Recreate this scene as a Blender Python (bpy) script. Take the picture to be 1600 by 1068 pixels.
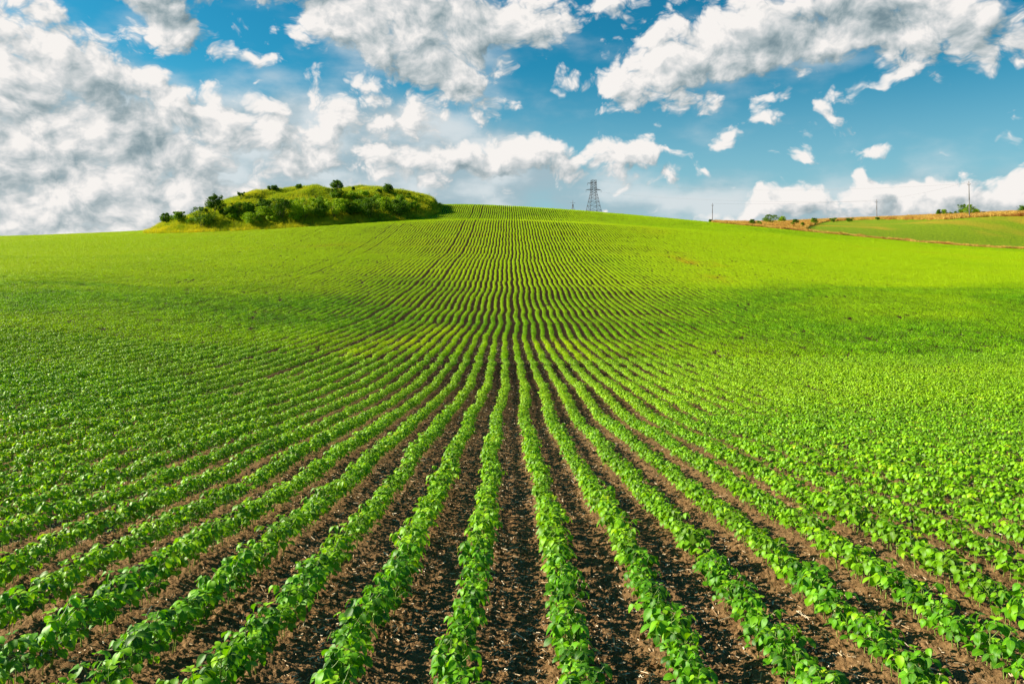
import bpy, math, random, os
import numpy as np
from mathutils import Vector, Matrix
R = math.radians
random.seed(7)
for o in list(bpy.data.objects):
    bpy.data.objects.remove(o)
scene = bpy.context.scene
COL = scene.collection

# ------------------------------------------------------------ camera
F_PX, HOR = 1150.0, 400.0           # focal length and horizon row for a frame 1600 wide
cam_d = bpy.data.cameras.new('camera')
cam = bpy.data.objects.new('camera', cam_d)
COL.objects.link(cam)
scene.camera = cam
cam_d.sensor_width = 36.0
cam_d.lens = 36.0 * F_PX / 1600.0
cam_d.shift_y = -(534.0 - HOR) / 1600.0
cam_d.clip_start = 0.1
cam_d.clip_end = 20000.0
cam.location = (0, 0, 0)
cam.rotation_euler = (R(90), 0, 0)
scene.view_settings.view_transform = 'Standard'
scene.view_settings.look = 'None'
scene.view_settings.gamma = 1.0
scene.view_settings.use_curve_mapping = False
scene.view_settings.exposure = 1.2

scene.render.resolution_x = 1024
scene.render.resolution_y = 683
scene.cycles.max_bounces = 8
scene.cycles.transmission_bounces = 4
scene.cycles.diffuse_bounces = 4

# ------------------------------------------------------------ sun
SUN_AZ, SUN_EL = R(-80), R(26)      # azimuth from the view direction (+Y), negative = to the left
sd = bpy.data.lights.new('sun', 'SUN')
sd.energy = 5.0
sd.angle = R(0.55)
sd.color = (1.0, 0.91, 0.72)
sun = bpy.data.objects.new('sun', sd)
COL.objects.link(sun)
sdir = Vector((math.sin(SUN_AZ) * math.cos(SUN_EL), math.cos(SUN_AZ) * math.cos(SUN_EL), math.sin(SUN_EL)))
sun.rotation_euler = sdir.to_track_quat('Z', 'Y').to_euler()

# ------------------------------------------------------------ sky with broken cumulus
def srgb(r, g, b, a=1.0):
    f = lambda c: (c / 12.92) if c <= 0.04045 else ((c + 0.055) / 1.055) ** 2.4
    return (f(r / 255), f(g / 255), f(b / 255), a)

def px_dir(x, y):
    az = math.atan((x - 800.0) / F_PX)
    return az, math.atan((HOR - y) / F_PX * math.cos(az))

class NT:
    """small helper for building node trees"""
    def __init__(s, tree):
        s.t = tree; s.n = tree.nodes; s.l = tree.links
    def add(s, kind, **kw):
        n = s.n.new(kind)
        for k, v in kw.items():
            setattr(n, k, v)
        return n
    def link(s, a, b):
        s.l.new(a, b)
    def put(s, sock, v):
        if isinstance(v, bpy.types.NodeSocket):
            s.l.new(v, sock)
        else:
            sock.default_value = v
    def math(s, op, a, b=None, c=None, clamp=False):
        n = s.n.new('ShaderNodeMath'); n.operation = op; n.use_clamp = clamp
        s.put(n.inputs[0], a)
        if b is not None: s.put(n.inputs[1], b)
        if c is not None: s.put(n.inputs[2], c)
        return n.outputs[0]
    def vmath(s, op, a, b=None, scale=None):
        n = s.n.new('ShaderNodeVectorMath'); n.operation = op
        s.put(n.inputs[0], a)
        if b is not None: s.put(n.inputs[1], b)
        if scale is not None: s.put(n.inputs['Scale'], scale)
        return n.outputs[0]
    def smooth(s, v, lo, hi, to0=0.0, to1=1.0):
        n = s.n.new('ShaderNodeMapRange'); n.interpolation_type = 'SMOOTHSTEP'
        s.put(n.inputs[0], v)
        for i, q in enumerate((lo, hi, to0, to1)):
            s.put(n.inputs[i + 1], q)
        return n.outputs[0]
    def lin(s, v, lo, hi, to0=0.0, to1=1.0):
        n = s.n.new('ShaderNodeMapRange')
        s.put(n.inputs[0], v)
        for i, q in enumerate((lo, hi, to0, to1)):
            s.put(n.inputs[i + 1], q)
        return n.outputs[0]
    def mix(s, f, a, b, mode='MIX'):
        n = s.n.new('ShaderNodeMix'); n.data_type = 'RGBA'; n.blend_type = mode
        s.put(n.inputs[0], f); s.put(n.inputs[6], a); s.put(n.inputs[7], b)
        return n.outputs[2]
    def noise(s, vec, scale, detail=4.0, rough=0.5, dist=0.0, out=0, lac=2.0, dims='3D'):
        n = s.n.new('ShaderNodeTexNoise')
        n.noise_dimensions = dims
        if vec is not None: s.put(n.inputs['Vector'], vec)
        n.inputs['Scale'].default_value = scale
        n.inputs['Detail'].default_value = detail
        n.inputs['Roughness'].default_value = rough
        n.inputs['Lacunarity'].default_value = lac
        n.inputs['Distortion'].default_value = dist
        return n.outputs[out]

# cloud masses: centre and radii on a 1600-wide sky chart, tilt in degrees, thickness
CLOUDS = [
    (40,110,130,95,0,1.0),(10,200,110,110,0,1.0),(150,200,70,70,30,.85),(95,245,130,80,0,.85),(215,165,36,30,0,.35),
    (60,330,200,60,0,.62),(215,265,110,66,0,.75),(290,275,100,60,0,.68),(350,330,260,50,0,.5),(180,330,200,60,0,.5),
    (262,150,66,30,10,.95),(345,176,44,26,0,.7),(425,180,70,26,0,.8),(400,215,60,24,0,.6),(488,148,16,26,0,.85),(545,178,56,30,-5,.8),
    (650,185,52,34,0,.9),(585,235,150,42,0,.75),(470,245,110,40,0,.65),(690,262,110,34,0,.6),(300,340,400,36,0,.5),
    (225,-2,115,34,14,1.1),(262,46,36,28,34,.9),(297,66,20,21,0,.8),(60,0,34,8,0,.6),
    (520,-12,300,26,2,1.1),(610,50,130,56,0,1.0),(650,95,100,48,0,1.1),(735,40,120,50,0,1.0),(825,18,80,36,0,.9),(500,40,50,30,0,.75),(850,56,34,24,0,.55),
    (730,118,30,28,0,.6),(776,148,22,34,20,.75),(742,168,24,16,0,.5),(690,135,40,20,0,.6),
    (398,88,50,15,8,.95),(404,138,16,9,0,.85),(858,117,24,23,0,.95),(805,160,18,12,0,.45),
    (1000,118,88,40,8,1.0),(960,130,50,34,0,.75),(1110,88,104,42,-8,1.0),(1060,145,60,22,0,.55),(1200,55,130,50,-8,1.15),(1310,28,130,50,0,1.1),(1430,22,110,50,0,1.05),(1500,60,66,44,0,1.1),(1130,30,50,30,0,.6),
    (955,6,52,20,0,1.0),(1040,16,24,36,30,.75),(1000,58,34,20,0,.4),
    (1190,156,32,17,-10,.95),(1122,162,18,14,0,.8),(1210,193,30,13,-6,1.05),(1155,218,26,17,-10,.95),(1138,240,20,12,0,.35),(1308,174,42,15,8,1.0),(1290,157,16,10,0,.6),
    (1372,128,58,15,-10,1.05),(1366,236,32,13,0,1.0),(1254,244,17,14,0,.95),(1224,254,26,8,0,.5),(1103,278,12,6,0,.85),(1565,275,80,10,-14,.45),(1595,95,12,6,0,.6),
    (745,238,60,26,0,.95),(830,230,60,24,0,.95),(905,243,90,22,0,.95),(985,238,58,25,0,1.0),(1050,248,56,12,-4,.85),(800,266,130,18,0,.6),(965,283,90,15,0,.5),(1045,280,22,9,0,.7),
    (950,327,34,7,0,.85),(1175,328,40,16,-35,.95),(1245,312,54,22,0,1.0),(1320,306,70,24,0,.95),(1350,296,30,20,0,.6),(1420,306,34,20,0,.8),(1350,273,14,10,0,.95),(1400,342,300,22,0,.62),(1130,335,60,18,0,.35),
    (1440,322,70,22,0,.6),(1475,300,30,16,0,.6),(1540,318,90,22,0,.7),(1598,325,60,24,0,.6),(700,320,200,18,0,.25),
    # beyond the picture on both sides, overhead and behind
    (-180,150,200,130,0,1.0),(-420,260,300,80,0,.8),(1900,250,240,60,0,.8),(1800,60,140,60,0,.8),(300,-180,260,80,0,1.0),(1300,-260,300,80,0,.9),
]
# the thick grey hearts and undersides of the larger masses
HEARTS = [
    (150,140,50,44,40,.9),(200,185,50,26,50,1.1),(235,225,60,24,30,.7),(90,262,90,12,10,.6),(270,14,110,36,0,1.3),(330,-10,140,30,0,1.0),(500,-6,300,18,0,1.5),
    (640,102,80,30,10,1.1),(600,116,70,20,0,.7),(745,60,90,34,0,.9),(820,80,60,30,0,.5),(640,232,120,16,0,.8),(370,285,110,24,0,.9),(722,263,56,14,0,1.4),(430,255,80,14,0,.7),(545,205,50,10,0,.6),(200,340,200,14,0,.5),(480,300,160,12,0,.5),
    (1290,34,130,26,-8,1.4),(1190,84,90,18,-14,.9),(1080,100,70,14,0,.5),(1510,70,50,22,0,.8),(1400,20,80,24,0,.9),(960,8,40,9,0,.5),
    (900,262,130,9,0,.8),(1360,338,260,18,0,1.0),(1060,150,50,12,0,.6),(1150,232,22,8,0,.4),(1560,325,90,14,0,.7),
]
VEILS = [(60,315,330,115,0,1.4),(330,285,300,90,0,1.3),(600,250,260,80,0,1.1),(60,150,90,90,30,.8),(800,275,240,40,0,.7),(1420,335,380,46,0,1.1),(950,320,200,20,0,.4),(640,70,160,60,0,.6),(1240,50,220,60,-8,.5)]
def chart(nt, vec, blobs):
    acc = 0.0
    for (x, y, rx, ry, rot, w) in blobs:
        a, e = px_dir(x, y)
        m = nt.add('ShaderNodeMapping', vector_type='TEXTURE')
        m.inputs['Location'].default_value = (a, e, 0)
        m.inputs['Rotation'].default_value = (0, 0, R(-rot))
        m.inputs['Scale'].default_value = (rx * 1.95 / F_PX + .004, ry * 1.95 / F_PX + .007, 1)
        nt.put(m.inputs['Vector'], vec)
        g = nt.add('ShaderNodeTexGradient', gradient_type='QUADRATIC_SPHERE')
        nt.link(m.outputs[0], g.inputs[0])
        acc = nt.math('MULTIPLY_ADD', g.outputs['Fac'], w, acc)
    return acc

grp = bpy.data.node_groups.new('cloud_density', 'ShaderNodeTree')
grp.interface.new_socket('Vector', in_out='INPUT', socket_type='NodeSocketVector')
grp.interface.new_socket('Density', in_out='OUTPUT', socket_type='NodeSocketFloat')
grp.interface.new_socket('Soft', in_out='OUTPUT', socket_type='NodeSocketFloat')
g = NT(grp)
gi, go = g.add('NodeGroupInput'), g.add('NodeGroupOutput')
v = gi.outputs[0]
w1 = g.vmath('SUBTRACT', g.noise(v, 9.0, 2.0, 0.5, out=1, dims='2D'), (0.5, 0.5, 0.5))
w2 = g.vmath('SUBTRACT', g.noise(v, 34.0, 2.0, 0.5, out=1, dims='2D'), (0.5, 0.5, 0.5))
vw = g.vmath('ADD', g.vmath('ADD', v, g.vmath('SCALE', w1, scale=0.045)), g.vmath('SCALE', w2, scale=0.020))
vw = g.vmath('MULTIPLY', vw, (1, 1, 0))
cov = chart(g, vw, CLOUDS)
cov = g.math('MINIMUM', cov, 1.15)
st = g.vmath('MULTIPLY', v, (1.0, 1.35, 1.0))
st = g.vmath('ADD', st, g.vmath('SCALE', w1, scale=0.05))
n1 = g.noise(st, 12.0, 8.0, 0.54, dims='2D')
vo = g.add('ShaderNodeTexVoronoi', feature='SMOOTH_F1', voronoi_dimensions='2D')
vo.inputs['Scale'].default_value = 20.0
vo.inputs['Smoothness'].default_value = 0.45
vo.inputs['Detail'].default_value = 3.0
vo.inputs['Roughness'].default_value = 0.52
vo.inputs['Lacunarity'].default_value = 2.3
g.put(vo.inputs['Vector'], g.vmath('ADD', st, g.vmath('SCALE', w2, scale=0.02)))
bil = g.math('SUBTRACT', 0.45, vo.outputs['Distance'])
n0 = g.noise(st, 12.0, 2.0, 0.5, dims='2D')
base_ = g.math('SUBTRACT', g.math('MULTIPLY_ADD', bil, 0.92, cov), 0.235)
d = g.math('MULTIPLY_ADD', g.math('SUBTRACT', n1, 0.5), 0.62, base_)
ds = g.math('MULTIPLY_ADD', g.math('SUBTRACT', n0, 0.5), 0.6, base_)
g.link(d, go.inputs[0])
g.link(ds, go.inputs[1])

world = bpy.data.worlds.new('World')
scene.world = world
world.use_nodes = True
w = NT(world.node_tree)
w.n.clear()
out = w.add('ShaderNodeOutputWorld')
tc = w.add('ShaderNodeTexCoord')
sep = w.add('ShaderNodeSeparateXYZ')
w.link(tc.outputs['Generated'], sep.inputs[0])
az = w.math('ARCTAN2', sep.outputs[0], sep.outputs[1])
el = w.math('ARCSINE', sep.outputs[2])
cmb = w.add('ShaderNodeCombineXYZ')
w.link(az, cmb.inputs[0]); w.link(el, cmb.inputs[1])
P = cmb.outputs[0]
def dens(vec):
    n = w.add('ShaderNodeGroup'); n.node_tree = grp
    w.put(n.inputs[0], vec)
    return n.outputs
q0, q1, q2 = dens(P), dens(w.vmath('ADD', P, (-0.012, 0.012, 0))), dens(w.vmath('ADD', P, (-0.034, 0.030, 0)))
d0 = q0[0]
alpha = w.smooth(d0, -0.13, 0.36)
hv = w.vmath('ADD', P, w.vmath('SCALE', w.vmath('SUBTRACT', w.noise(P, 10.0, 4.0, 0.55, out=1, dims='2D'), (0.5, 0.5, 0.5)), scale=0.07))
heart = chart(w, w.vmath('MULTIPLY', hv, (1, 1, 0)), HEARTS)
thick = w.smooth(w.math('ADD', w.math('MULTIPLY', d0, 0.35), w.math('MULTIPLY', heart, 0.66)), 0.22, 1.25)
relief = w.math('ADD', w.math('ADD', w.math('MULTIPLY', w.math('SUBTRACT', q0[1], q1[1]), 0.42), w.math('MULTIPLY', w.math('SUBTRACT', d0, q1[0]), 0.24)), w.math('MULTIPLY', w.math('SUBTRACT', d0, q2[1]), 0.22))
lit = w.math('ADD', w.math('SUBTRACT', 0.75, w.math('MULTIPLY', thick, 0.46)), relief, clamp=True)
ramp = w.add('ShaderNodeValToRGB')
w.link(lit, ramp.inputs[0])
cr = ramp.color_ramp
cr.elements[0].position = 0.0; cr.elements[0].color = srgb(122, 146, 156)
cr.elements[1].position = 1.0; cr.elements[1].color = srgb(254, 250, 246)
for p_, c_ in ((0.25, (154, 172, 178)), (0.5, (190, 200, 203)), (0.75, (224, 226, 226))):
    e_ = cr.elements.new(p_); e_.color = srgb(*c_)
sky = w.add('ShaderNodeTexSky', sky_type='NISHITA', sun_disc=False)
sky.sun_elevation = SUN_EL
sky.sun_rotation = SUN_AZ          # 0 = +Y, clockwise seen from above
sky.altitude = 200.0
sky.air_density = 1.0
sky.dust_density = 0.6
sky.ozone_density = 3.0
# thin veil low over the horizon
hs = w.add('ShaderNodeHueSaturation')
hs.inputs['Hue'].default_value = 0.478
hs.inputs['Saturation'].default_value = 1.35
hs.inputs['Value'].default_value = 1.0
w.link(sky.outputs[0], hs.inputs['Color'])
skyc = w.mix(1.0, hs.outputs[0], (0.30, 0.88, 0.92, 1), 'MULTIPLY')
b1 = w.add('ShaderNodeBackground'); w.link(skyc, b1.inputs[0]); b1.inputs[1].default_value = 0.050
b2 = w.add('ShaderNodeBackground'); w.link(ramp.outputs[0], b2.inputs[0]); b2.inputs[1].default_value = 0.41
veil = w.smooth(el, R(15), R(0.0), 0.0, 0.80)
b3 = w.add('ShaderNodeBackground'); b3.inputs[0].default_value = srgb(172, 210, 226); b3.inputs[1].default_value = 0.41
m0 = w.add('ShaderNodeMixShader'); w.link(veil, m0.inputs[0]); w.link(b1.outputs[0], m0.inputs[1]); w.link(b3.outputs[0], m0.inputs[2])
vch = chart(w, w.vmath('MULTIPLY', w.vmath('ADD', P, w.vmath('SCALE', w.vmath('SUBTRACT', w.noise(P, 6.0, 3.0, 0.5, out=1, dims='2D'), (0.5, 0.5, 0.5)), scale=0.10)), (1, 1, 0)), VEILS)
vn = w.noise(w.vmath('MULTIPLY', P, (1, 2.2, 1)), 9.0, 5.0, 0.5, dims='2D')
va = w.math('MULTIPLY', w.smooth(w.math('ADD', vch, w.math('MULTIPLY', w.math('SUBTRACT', vn, .5), .9)), 0.02, 0.75), 0.90)
vcol = w.mix(w.smooth(vn, .35, .65), srgb(168, 190, 200), srgb(222, 229, 232))
b4 = w.add('ShaderNodeBackground'); w.link(vcol, b4.inputs[0]); b4.inputs[1].default_value = 0.42
m2 = w.add('ShaderNodeMixShader'); w.link(va, m2.inputs[0]); w.link(m0.outputs[0], m2.inputs[1]); w.link(b4.outputs[0], m2.inputs[2])
m0 = m2
m1 = w.add('ShaderNodeMixShader'); w.link(alpha, m1.inputs[0]); w.link(m0.outputs[0], m1.inputs[1]); w.link(b2.outputs[0], m1.inputs[2])
w.link(m1.outputs[0], out.inputs[0])
world.cycles.sampling_method = 'MANUAL'
world.cycles.sample_map_resolution = 512

# ============================================================ terrain shape
D_T = [1.0, 1.8, 3, 5, 9.2, 12.5, 15.7, 21, 27.6, 35.7, 45, 51, 60, 78, 95, 112, 130, 140, 152, 165, 180, 200, 250, 320, 450, 700, 1500, 6000]
def _n(d, a=1.43, b=0.112):
    return HOR + F_PX * (a + b * d) / d
NEAR = [_n(1.0), _n(1.8), _n(3.0)]
T_COLS = [0, 250, 500, 680, 800, 950, 1100, 1225, 1350, 1475, 1600]
#                 5    9.2  12.5 15.7  21   27.6 35.7  45   51   60   78   95  112  130  140  152  165  180  200  250  320  450  700 1500 6000
T_ROWS = [
    NEAR + [846, 700, 640, 600, 550, 505, 475, 450, 437, 422, 403, 392, 382, 376, 374, 372, 371, 372, 374, 380, 386, 392, 396, 398, 402],
    NEAR + [852, 705, 656, 617, 573, 532, 500, 469, 456, 437, 410, 394, 381, 370, 366, 363, 361, 361, 363, 370, 378, 388, 394, 398, 402],
    NEAR + [856, 708, 665, 627, 586, 547, 517, 486, 470, 447, 415, 394, 374, 357, 351, 344, 337, 338, 342, 352, 364, 378, 388, 396, 402],
    NEAR + [858, 710, 670, 633, 595, 558, 529, 498, 480, 455, 418, 394, 370, 345, 343.5, 334, 318, 319, 322, 330, 342, 356, 372, 390, 402],
    NEAR + [858, 710, 672, 635, 597, 560, 531, 500, 482, 457, 419, 395, 369, 343.5, 344.5, 336, 322, 323, 326, 331, 335, 336, 346, 380, 402],
    NEAR + [858, 710, 671, 634, 596, 560, 530, 499, 481, 457, 421, 397, 373, 350, 351, 343, 333, 334, 336, 336, 335, 334, 345, 380, 402],
    NEAR + [857, 709, 669, 632, 595, 559, 528, 495, 478, 455, 424, 401, 381, 364, 361, 354, 347, 348, 350, 350, 350, 350, 353, 380, 402],
    NEAR + [856, 707, 667, 630, 594, 557, 523, 491, 474, 452, 425, 404, 388, 374, 367, 362, 359.5, 361, 360, 354, 350, 347, 352, 380, 402],
    NEAR + [854, 705, 665, 627, 592, 554, 518, 488, 471, 451, 426, 408, 395, 383, 378, 374, 372, 374, 370, 356, 344, 340, 352, 380, 402],
    NEAR + [852, 703, 663, 624, 590, 550, 514, 485, 469, 450, 428, 412, 400, 392, 388, 385, 383.5, 385, 379, 345, 337, 344, 356, 380, 402],
    NEAR + [850, 701, 661, 621, 588, 546, 510, 482, 467, 450, 430, 416, 407, 400, 396, 394, 392, 392, 384, 333, 332, 344, 358, 380, 402],
]
_lnD = np.log(np.array(D_T)); _tab = np.array(T_ROWS, float)
NC, ND = 161, 640
_cu = np.linspace(0, 1600, NC); _lg = np.linspace(_lnD[0], _lnD[-1], ND)
_g1 = np.array([np.interp(_lg, _lnD, r) for r in _tab])                     # cols x ND
_g2 = np.array([np.interp(_cu, T_COLS, _g1[:, k]) for k in range(ND)]).T     # NC x ND
def _gauss(a, s, axis):
    r = int(3 * s) + 1
    k = np.exp(-0.5 * (np.arange(-r, r + 1) / s) ** 2); k /= k.sum()
    p = np.concatenate([np.repeat(np.take(a, [0], axis), r, axis), a, np.repeat(np.take(a, [-1], axis), r, axis)], axis)
    return np.apply_along_axis(lambda m: np.convolve(m, k, 'valid'), axis, p)
_ln_step = _lg[1] - _lg[0]
# smooth heights rather than image rows: z/d is what the table stores
_far = _gauss(_gauss(_g2, 0.017 / _ln_step, 1), 5.0, 0)
_near = _gauss(_gauss(_g2, 0.12 / _ln_step, 1), 8.0, 0)
_exact = _g2
_wn = np.clip((_lg - math.log(20)) / (math.log(60) - math.log(20)), 0, 1)[None, :]
_we = np.clip((_lg - math.log(2.0)) / (math.log(6.0) - math.log(2.0)), 0, 1)[None, :]
_s = _near * (1 - _wn) + _far * _wn
_s = _exact * (1 - _we) + _s * _we
ZTAB = -(_s - HOR) / F_PX * np.exp(_lg)[None, :]
AZ0 = math.atan((0 - 800) / F_PX); AZ1 = math.atan((1600 - 800) / F_PX)
def base_z(X, Y):
    X = np.asarray(X, float); Y = np.asarray(Y, float)
    r = np.hypot(X, Y) + 1e-6; az = np.arctan2(X, Y)
    azc = np.clip(az, AZ0, AZ1)
    back = np.clip((np.abs(az) - R(50)) / R(110), 0, 1)
    azc = azc * (1 - back)
    d = np.maximum(r * np.cos(azc), 1.0)
    cu = (800 + F_PX * np.tan(azc)) / 1600 * (NC - 1)
    cl = (np.log(d) - _lg[0]) / _ln_step
    cu = np.clip(cu, 0, NC - 1.001); cl = np.clip(cl, 0, ND - 1.001)
    i = cu.astype(int); j = cl.astype(int); fu = cu - i; fl = cl - j
    fl = fl
    return (ZTAB[i, j] * (1 - fu) + ZTAB[i + 1, j] * fu) * (1 - fl) + (ZTAB[i, j + 1] * (1 - fu) + ZTAB[i + 1, j + 1] * fu) * fl

rng = np.random.default_rng(11)
_perm = rng.permutation(512)
_grad = rng.uniform(0, 2 * np.pi, 512)
def perlin(x, y, seed=0):
    xi = np.floor(x).astype(np.int64); yi = np.floor(y).astype(np.int64)
    xf = x - xi; yf = y - yi
    u = xf * xf * xf * (xf * (xf * 6 - 15) + 10); v = yf * yf * yf * (yf * (yf * 6 - 15) + 10)
    def gr(ix, iy, dx, dy):
        a = _grad[_perm[(_perm[(ix + seed * 57) & 511] + iy) & 511]]
        return np.cos(a) * dx + np.sin(a) * dy
    a = gr(xi, yi, xf, yf) * (1 - u) + gr(xi + 1, yi, xf - 1, yf) * u
    b = gr(xi, yi + 1, xf, yf - 1) * (1 - u) + gr(xi + 1, yi + 1, xf - 1, yf - 1) * u
    return (a * (1 - v) + b * v) * 1.4
def fbm(x, y, octs, seed=0, gain=0.5):
    s = 0; a = 1.0; f = 1.0
    for k in range(octs):
        s = s + a * perlin(x * f + 13.7 * k, y * f - 7.3 * k, seed + k); a *= gain; f *= 2.03
    return s

# knoll left unploughed in the field
KX, KY, KRX, KRY = -45.0, 157.0, 29.0, 23.0
_kp = [(205, 361), (228, 358), (262, 351), (300, 345), (330, 331), (360, 318), (400, 304), (430, 300.5), (470, 299), (520, 299), (570, 300), (600, 303), (640, 308), (662, 314), (690, 321)]
def knoll_h(X, Y):
    X = np.asarray(X, float); Y = np.asarray(Y, float)
    px = 800 + F_PX * X / KY
    ztop = (HOR - np.interp(px, [p[0] for p in _kp], [p[1] for p in _kp])) / F_PX * KY
    zb = base_z(X, np.full_like(X, KY))
    h = np.maximum(ztop - zb, 0.0)
    ex = np.clip(1 - ((X - KX) / KRX) ** 2, 0, 1)
    yy = (Y - KY) / (KRY * np.maximum(ex, 0.02) ** 0.35)
    c = np.clip(1 - np.abs(yy) ** 2.2, 0, 1)
    edge = np.clip(ex / 0.08, 0, 1)
    rough = 1 + 0.22 * fbm(X / 9.0, Y / 9.0, 3, 30) * c
    return h * c ** 1.05 * edge * rough + 0.25 * c * edge, (c > 0.0) & (ex > 0.0)
def full_z(X, Y):
    h, m = knoll_h(X, Y)
    return base_z(X, Y) + h
def cast(px, py, d0=2.5, d1=600.0):
    """where the line of sight through a chart point meets the ground"""
    for k in range(14):
        d = np.exp(np.linspace(math.log(d0), math.log(d1), 3000))
        X = (px - 800) / F_PX * d
        zr = -(py - HOR) / F_PX * d
        hit = np.nonzero(full_z(X, d) >= zr)[0]
        if len(hit):
            q = hit[0]
            return float(X[q]), float(d[q]), float(full_z(X[q:q + 1], d[q:q + 1])[0])
        py += 0.7
    raise RuntimeError('no ground')

# crop rows
def row_wobble(Y):
    return (0.075 * perlin(Y / 2.3, Y * 0 + 3.3, 5) + 0.05 * perlin(Y / .9, Y * 0 + 8.1, 6)) * np.clip(Y / 12, 0.15, 1) + 0.16 * perlin(Y / 8.0, Y * 0 + 1.7, 7) * np.clip(Y / 24, 0, 1)
SP = 0.45
ROWS = []
x_ = 0.255; k_ = 0
while x_ < 160:
    ROWS.append(x_); k_ += 1
    x_ += SP + (0.05 if k_ % 29 in (17, 21) else 0)
x_ = -0.235; k_ = 0
while x_ > -160:
    ROWS.append(x_); k_ += 1
    x_ -= SP + (0.13 if k_ % 27 in (14, 18) else 0)
ROWS = np.array(sorted(ROWS))
def row_dist(X, Y):
    Xs = X - row_wobble(Y)
    i = np.clip(np.searchsorted(ROWS, Xs), 1, len(ROWS) - 1)
    a = Xs - ROWS[i - 1]; b = ROWS[i] - Xs
    return np.minimum(np.abs(a), np.abs(b))
def micro_z(X, Y):
    r = np.hypot(X, Y)
    fade = np.clip(1.25 - r / 60.0, 0.15, 1)
    rd = row_dist(X, Y)
    ridge = 0.022 * np.exp(-(rd / 0.10) ** 2) - 0.010 * np.exp(-((rd - 0.17) / 0.05) ** 2)
    tex = 0.014 * fbm(X * 3.1, Y * 2.0, 3, 3)
    crumb = np.abs(fbm(X * 14, Y * 12, 4, 9, 0.62))
    tex = tex + 0.015 * crumb + 0.010 * np.abs(fbm(X * 31, Y * 27, 2, 14, .6)) - 0.007
    return (ridge + tex) * fade

# ============================================================ helpers for meshes
def link_mesh(name, verts, faces, mats, parent=None, smooth=True, mat_idx=None, uvs=None, attrs=None):
    me = bpy.data.meshes.new(name)
    verts = np.asarray(verts, np.float32)
    if isinstance(faces, np.ndarray):
        n, k = faces.shape
        me.vertices.add(len(verts)); me.vertices.foreach_set('co', verts.ravel())
        me.loops.add(n * k); me.loops.foreach_set('vertex_index', faces.astype(np.int32).ravel())
        me.polygons.add(n)
        me.polygons.foreach_set('loop_start', np.arange(0, n * k, k, dtype=np.int32))
        if mat_idx is not None: me.polygons.foreach_set('material_index', np.asarray(mat_idx, np.int32))
        me.polygons.foreach_set('use_smooth', np.full(n, smooth))
        if uvs is not None:
            l = me.uv_layers.new(name='UVMap')
            l.data.foreach_set('uv', np.asarray(uvs, np.float32)[faces.ravel()].ravel())
        me.update(calc_edges=True)
    else:
        me.from_pydata([tuple(v) for v in verts], [], [tuple(f) for f in faces])
        me.polygons.foreach_set('use_smooth', [smooth] * len(me.polygons))
        if mat_idx is not None: me.polygons.foreach_set('material_index', list(mat_idx))
    for a, val in (attrs or {}).items():
        at = me.attributes.new(a, 'FLOAT', 'POINT'); at.data.foreach_set('value', np.asarray(val, np.float32))
    for m in (mats if isinstance(mats, (list, tuple)) else [mats]):
        me.materials.append(m)
    o = bpy.data.objects.new(name, me)
    if name[0] != '_': COL.objects.link(o)
    o.parent = parent
    return o
def tag(o, label, cat, group=None, kind=None):
    if label: o['label'] = label
    if cat: o['category'] = cat
    if group: o['group'] = group
    if kind: o['kind'] = kind
    return o
def empty(name, loc, rz=0.0):
    o = bpy.data.objects.new(name, None); COL.objects.link(o)
    o.location = loc; o.rotation_euler = (0, 0, rz); o.empty_display_size = 0.1
    return o
class MB:
    """collects bars and tubes into one mesh"""
    def __init__(s): s.v = []; s.f = []
    def tube(s, p, q, r0, r1=None, n=6):
        r1 = r0 if r1 is None else r1
        p, q = Vector(p), Vector(q); ax = (q - p).normalized()
        a = ax.orthogonal().normalized(); b = ax.cross(a); k = len(s.v)
        for c, r in ((p, r0), (q, r1)):
            for i in range(n):
                t = 2 * math.pi * i / n
                s.v.append(tuple(c + (a * math.cos(t) + b * math.sin(t)) * r))
        for i in range(n):
            j = (i + 1) % n; s.f.append((k + i, k + j, k + n + j, k + n + i))
        s.f.append(tuple(k + i for i in reversed(range(n)))); s.f.append(tuple(k + n + i for i in range(n)))
    def path(s, pts, r, n=6):
        for i in range(len(pts) - 1):
            ra = r[i] if isinstance(r, (list, tuple)) else r; rb = r[i + 1] if isinstance(r, (list, tuple)) else r
            s.tube(pts[i], pts[i + 1], ra, rb, n)
    def build(s, name, mat, parent=None, smooth=False):
        return link_mesh(name, s.v, s.f, mat, parent, smooth)

# ============================================================ materials
def new_mat(name):
    m = bpy.data.materials.new(name); m.use_nodes = True
    nt = NT(m.node_tree); nt.n.clear()
    o = nt.add('ShaderNodeOutputMaterial')
    return m, nt, o
def principled(nt, col, rough=0.6, spec=0.5, normal=None):
    p = nt.add('ShaderNodeBsdfPrincipled')
    nt.put(p.inputs['Base Color'], col); nt.put(p.inputs['Roughness'], rough); nt.put(p.inputs['Specular IOR Level'], spec)
    if normal is not None: nt.link(normal, p.inputs['Normal'])
    return p
def bump(nt, h, strength, dist):
    b = nt.add('ShaderNodeBump'); b.inputs['Strength'].default_value = strength; b.inputs['Distance'].default_value = dist
    nt.link(h, b.inputs['Height']); return b.outputs[0]
def ramp_of(nt, v, stops):
    r = nt.add('ShaderNodeValToRGB'); nt.link(v, r.inputs[0]); c = r.color_ramp
    c.elements[0].position, c.elements[0].color = stops[0][0], (*stops[0][1], 1)
    c.elements[1].position, c.elements[1].color = stops[-1][0], (*stops[-1][1], 1)
    for p, q in stops[1:-1]:
        e = c.elements.new(p); e.color = (*q, 1)
    return r.outputs[0]

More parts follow.
